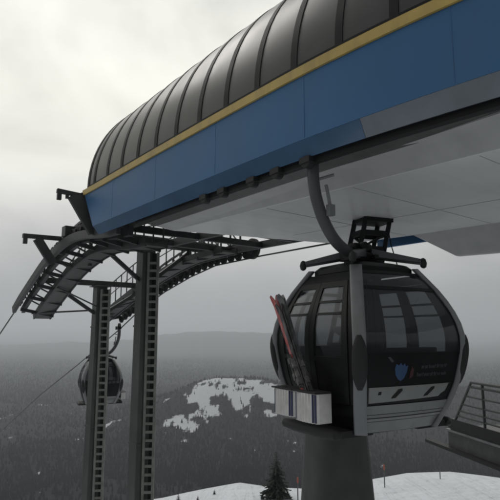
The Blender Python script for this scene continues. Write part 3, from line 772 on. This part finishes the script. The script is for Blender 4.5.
# ------------------------------------------------------------------ walkway on the right
A = Vector((4.73, 12.8, -2.2)); rz = math.atan2(-0.982, 0.187)     # local x points towards the viewer along the edge
wk = empty('access_walkway', A, rz, 'dark railed walkway jutting in from the right edge above the snow', 'walkway')
Lw = 8.0
b = MB(); b.box((0, 0, -.05), (Lw, 1.6, 0)); b.build('deck', 'galv', wk)
b = MB(); b.box((0, -.04, -.02), (Lw, -.005, .20)); b.build('toe_board', 'rubber', wk)
b = MB(); b.box((-.1, -.06, -.10), (Lw, .02, -.055)); b.build('deck_edge', 'sillpaint', wk)
b = MB(); b.box((-.1, .0, -.46), (Lw, .10, -.105)); b.build('side_beam', 'galv', wk)
b = MB(); b.beam((-1.0, -.02, -.50), (Lw, -.02, -.50), .18, .07); b.build('lower_beam', 'rubber', wk)
rl = MB()
for z, x0 in ((1.10, .95), (1.0, .89), (.78, .72), (.58, .58), (.42, .45), (.30, .34)):
    rl.tube([(x0, 0, z), (Lw, 0, z)], .022 if z < 1 else .028, 8)
rl.build('rail', 'dark', wk)
rl = MB(); rl.tube([(.10, 0, 0), (.95, 0, 1.10)], .03, 8); rl.build('end_stanchion', 'galv', wk)
for x in (1.35, 2.8, 4.3, 5.8, 7.3):
    b = MB(); b.beam((x, 0, -.02), (x, 0, 1.10), .05, .03, (1, 0, 0)); b.build('post', 'dark', wk)
for x, y in ((5.2, 1.4), (7.8, .1), (7.8, 1.4)):
    w = A + Vector((x*math.cos(rz) - y*math.sin(rz), x*math.sin(rz) + y*math.cos(rz), 0))
    b = MB(); b.beam((x, y, -.05), (x, y, ground_z(w.x, w.y) - A.z - .3), .18, .18); b.build('leg', 'dark', wk)

# ------------------------------------------------------------------ conifers and marker poles on the crest
def pine(h, seed, w=0.30):
    rnd = random.Random(seed); b = MB(); lv = int(12 + h*6)
    for i in range(lv):
        t = (i + rnd.uniform(-.2, .2))/lv; z = h*(0.08 + .90*t); rad = h*w*(1 - t)**0.85*rnd.uniform(.75, 1.15) + .03
        nb = max(5, int(13*(1 - t) + 4)); a0 = rnd.random()*6
        for k in range(nb):
            a = a0 + 2*math.pi*k/nb + rnd.uniform(-.3, .3); rr = rad*rnd.uniform(.65, 1.15); dr = -rr*rnd.uniform(.15, .45)
            d = Vector((math.cos(a), math.sin(a), 0)); sd = Vector((-d.y, d.x, 0)); c = Vector((0, 0, z))
            for q in range(3):
                f0, f1 = q/3, (q + 1)/3; p0 = c + d*rr*f0 + Vector((0,0,dr*f0)); p1 = c + d*rr*f1 + Vector((0,0,dr*f1))
                ww = rr*.24*(1 - q*.25); jz = rnd.uniform(-.04, .04)*h*.3
                b.add([p0, p1 + sd*ww + Vector((0,0,-ww*.5+jz)), p1 + d*rr*.12, p1 - sd*ww + Vector((0,0,-ww*.5-jz))], [(0,1,2,3)])
    t = MB(); t.tube([(0,0,-.3), (0,0,h*.5), (0,0,h*.97)], [h*.028, h*.016, h*.004], 8)
    return b, t
def put_pine(az, r, h, seed, label, group=None, proto=None, sc=1.0):
    x, y = r*math.sin(R(az)), r*math.cos(R(az)); z = ground_z(x, y)
    if proto: o = copy_tree(proto); o.location = (x, y, z - .05); o.scale = (sc, sc, sc); o.rotation_euler = (0, 0, seed*1.7)
    else:
        o = empty('pine_tree', (x, y, z - .05)); cr, tk = pine(h, seed, .33 if h > 2 else .3)
        cr.build('crown', 'needles', o, smooth=0); tk.build('trunk', 'bark', o)
    for k in ('label', 'group'): 
        if k in o: del o[k]
    tag(o, label, 'tree', group); return o
big = put_pine(2.75, 33.0, 2.75, 3, 'bushy dark conifer taller than the rest, left of the concrete pillar')
pr1 = put_pine(-7.4, 31.0, 0.9, 11, 'tiny dark conifer in the row poking above the snow crest', 'tiny conifers along the snow crest')
rnd = random.Random(5)
for az, sc in ((-8.4, .6), (-5.4, .5), (-3.7, .4), (3.9, .6), (1.3, .55)):
    c = crest(az); put_pine(az, c + rnd.uniform(-.5, 1.5), 1, rnd.randrange(99), 'tiny dark conifer in the row poking above the snow crest', 'tiny conifers along the snow crest', pr1, sc)
def marker(az, r, h, label, tip):
    x, y = r*math.sin(R(az)), r*math.cos(R(az)); z = ground_z(x, y); o = empty('marker_pole', (x, y, z), 0, label, 'marker pole', 'marker poles in the snow')
    b = MB(); b.tube([(0,0,-.3), (0,0,h)], .035, 8); b.build('pole', 'pole', o)
    if tip: b = MB(); b.tube([(0,0,h), (0,0,h+.04), (0,0,h+.30), (0,0,h+.34)], [.035,.055,.055,.03], 10); b.build('tip', 'orange', o)
marker(4.95, 32.2, 1.0, 'marker pole with orange tip beside the bushy conifer', True)
marker(13.75, 36, 1.05, 'marker pole with orange tip near the grey corner of the pillar', True)
marker(19.1, 39, .55, 'short plain marker stake on the open snow below the walkway', False)

# ------------------------------------------------------------------ haze, sky, sun, camera
b = MB(); b.box((-14300, -14300, -420), (14300, 14300, 420))
hm = bpy.data.materials.new('haze'); hm.use_nodes = True; hm.node_tree.nodes.clear()
ho_ = hm.node_tree.nodes.new('ShaderNodeOutputMaterial'); pv = hm.node_tree.nodes.new('ShaderNodeVolumePrincipled')
pv.inputs['Color'].default_value = (0.90, 0.94, 1.0, 1); pv.inputs['Density'].default_value = 0.00033; pv.inputs['Anisotropy'].default_value = 0.4
hm.node_tree.links.new(pv.outputs['Volume'], ho_.inputs['Volume'])
hz = b.build('haze', hm, smooth=0); tag(hz, 'grey mountain haze filling the valley', 'haze', kind='stuff')

SUN_EL, SUN_AZ = 48, -38
w = bpy.data.worlds.new('World'); S.world = w; w.use_nodes = True
N = w.node_tree.nodes; L = w.node_tree.links; bg = N['Background']; bg.inputs['Strength'].default_value = 0.1
sky = N.new('ShaderNodeTexSky'); sky.sky_type = 'NISHITA'; sky.sun_disc = False; sky.sun_elevation = R(SUN_EL); sky.sun_rotation = R(SUN_AZ); sky.dust_density = 4; sky.air_density = 1.2
hsv = N.new('ShaderNodeHueSaturation'); hsv.inputs['Saturation'].default_value = 0.15; hsv.inputs['Value'].default_value = 1.0
L.new(sky.outputs['Color'], hsv.inputs['Color'])
tc = N.new('ShaderNodeTexCoord'); sp = N.new('ShaderNodeSeparateXYZ'); L.new(tc.outputs['Generated'], sp.inputs['Vector'])
nz = N.new('ShaderNodeTexNoise'); nz.inputs['Scale'].default_value = 2.6; nz.inputs['Detail'].default_value = 5; nz.inputs['Roughness'].default_value = .5; nz.inputs['Distortion'].default_value = .4
mp = N.new('ShaderNodeMapping'); mp.inputs['Scale'].default_value = (1, 1, 1.8); mp.inputs['Location'].default_value = (.3, .1, .0)
L.new(tc.outputs['Generated'], mp.inputs['Vector']); L.new(mp.outputs['Vector'], nz.inputs['Vector'])
ma = N.new('ShaderNodeMath'); ma.operation = 'MULTIPLY_ADD'; ma.inputs[1].default_value = 0.17; 
sb = N.new('ShaderNodeMath'); sb.operation = 'SUBTRACT'; sb.inputs[1].default_value = 0.5
L.new(nz.outputs['Fac'], sb.inputs[0]); L.new(sb.outputs[0], ma.inputs[0]); L.new(sp.outputs['Z'], ma.inputs[2])
ra = N.new('ShaderNodeValToRGB'); cr = ra.color_ramp
stops = [(0.0, (2.0, 2.1, 2.25)), (0.03, (2.45, 2.52, 2.65)), (0.06, (3.2, 3.27, 3.35)), (0.12, (5.4, 5.4, 5.3)), (0.19, (7.6, 7.5, 7.2)), (0.27, (9.2, 9.05, 8.2)), (0.42, (10, 9.8, 8.7)), (1.0, (7.5, 7.7, 7.9))]
cr.elements[0].position = stops[0][0]; cr.elements[0].color = tuple(c/10 for c in stops[0][1]) + (1,)
cr.elements[1].position = 1.0; cr.elements[1].color = tuple(c/10 for c in stops[-1][1]) + (1,)
for p_, c in stops[1:-1]:
    e = cr.elements.new(p_); e.color = tuple(q/10 for q in c) + (1,)
L.new(ma.outputs[0], ra.inputs['Fac'])
sc = N.new('ShaderNodeVectorMath'); sc.operation = 'SCALE'; sc.inputs['Scale'].default_value = 10.0; L.new(ra.outputs['Color'], sc.inputs[0])
mx = N.new('ShaderNodeMixRGB'); mx.inputs['Fac'].default_value = 0.9
L.new(hsv.outputs['Color'], mx.inputs['Color1']); L.new(sc.outputs['Vector'], mx.inputs['Color2']); # sky dimmed behind the camera to lower the light on near surfaces
dp = N.new('ShaderNodeVectorMath'); dp.operation = 'DOT_PRODUCT'; dp.inputs[1].default_value = (math.sin(R(-15)), math.cos(R(-15)), 0)
L.new(tc.outputs['Generated'], dp.inputs[0])
dm = N.new('ShaderNodeMapRange'); dm.interpolation_type = 'SMOOTHSTEP'; dm.inputs['From Min'].default_value = -0.35; dm.inputs['From Max'].default_value = 0.75
dm.inputs['To Min'].default_value = 0.37; dm.inputs['To Max'].default_value = 1.0; L.new(dp.outputs['Value'], dm.inputs['Value'])
n4 = N.new('ShaderNodeTexNoise'); n4.inputs['Scale'].default_value = 3.4; n4.inputs['Detail'].default_value = 6; n4.inputs['Distortion'].default_value = .5
mp4 = N.new('ShaderNodeMapping'); mp4.inputs['Location'].default_value = (1.7, .4, 2.2); mp4.inputs['Scale'].default_value = (1, 1, 1.5)
L.new(tc.outputs['Generated'], mp4.inputs['Vector']); L.new(mp4.outputs['Vector'], n4.inputs['Vector'])
m4 = N.new('ShaderNodeMapRange'); m4.inputs['From Min'].default_value = .3; m4.inputs['From Max'].default_value = .62; m4.inputs['To Min'].default_value = .88; m4.inputs['To Max'].default_value = 1.22
L.new(n4.outputs['Fac'], m4.inputs['Value'])
m5 = N.new('ShaderNodeMath'); m5.operation = 'MULTIPLY'; L.new(dm.outputs['Result'], m5.inputs[0]); L.new(m4.outputs['Result'], m5.inputs[1])
s2 = N.new('ShaderNodeVectorMath'); s2.operation = 'SCALE'; L.new(mx.outputs['Color'], s2.inputs[0]); L.new(m5.outputs[0], s2.inputs['Scale'])
L.new(s2.outputs['Vector'], bg.inputs['Color'])

sd = bpy.data.lights.new('sun', 'SUN'); sd.energy = 0.6; sd.angle = R(20); sd.color = (1.0, 0.96, 0.9)
so_ = bpy.data.objects.new('sun', sd); COL.objects.link(so_)
v = Vector((math.sin(R(SUN_AZ))*math.cos(R(SUN_EL)), math.cos(R(SUN_AZ))*math.cos(R(SUN_EL)), math.sin(R(SUN_EL))))
so_.rotation_euler = v.to_track_quat('Z', 'Y').to_euler(); so_.location = (0, 0, 200)

cd = bpy.data.cameras.new('camera'); cd.sensor_width = 36; cd.lens = 36*520/500; cd.clip_end = 20000; cd.clip_start = 0.05
cam = bpy.data.objects.new('camera', cd); COL.objects.link(cam)
P_, RO = R(9.0), R(0.0)
cam.matrix_world = Matrix.Rotation(R(90) + P_, 4, 'X') @ Matrix.Rotation(-RO, 4, 'Z')
S.camera = cam
S.view_settings.view_transform = 'Standard'; S.view_settings.look = 'None'; S.view_settings.exposure = 0; S.view_settings.gamma = 1
S.render.engine = 'CYCLES'
S.cycles.use_denoising = True
S.cycles.max_bounces = 8; S.cycles.transparent_max_bounces = 16; S.cycles.volume_bounces = 3
S.cycles.filter_width = 2.5
S.cycles.sample_clamp_indirect = 6
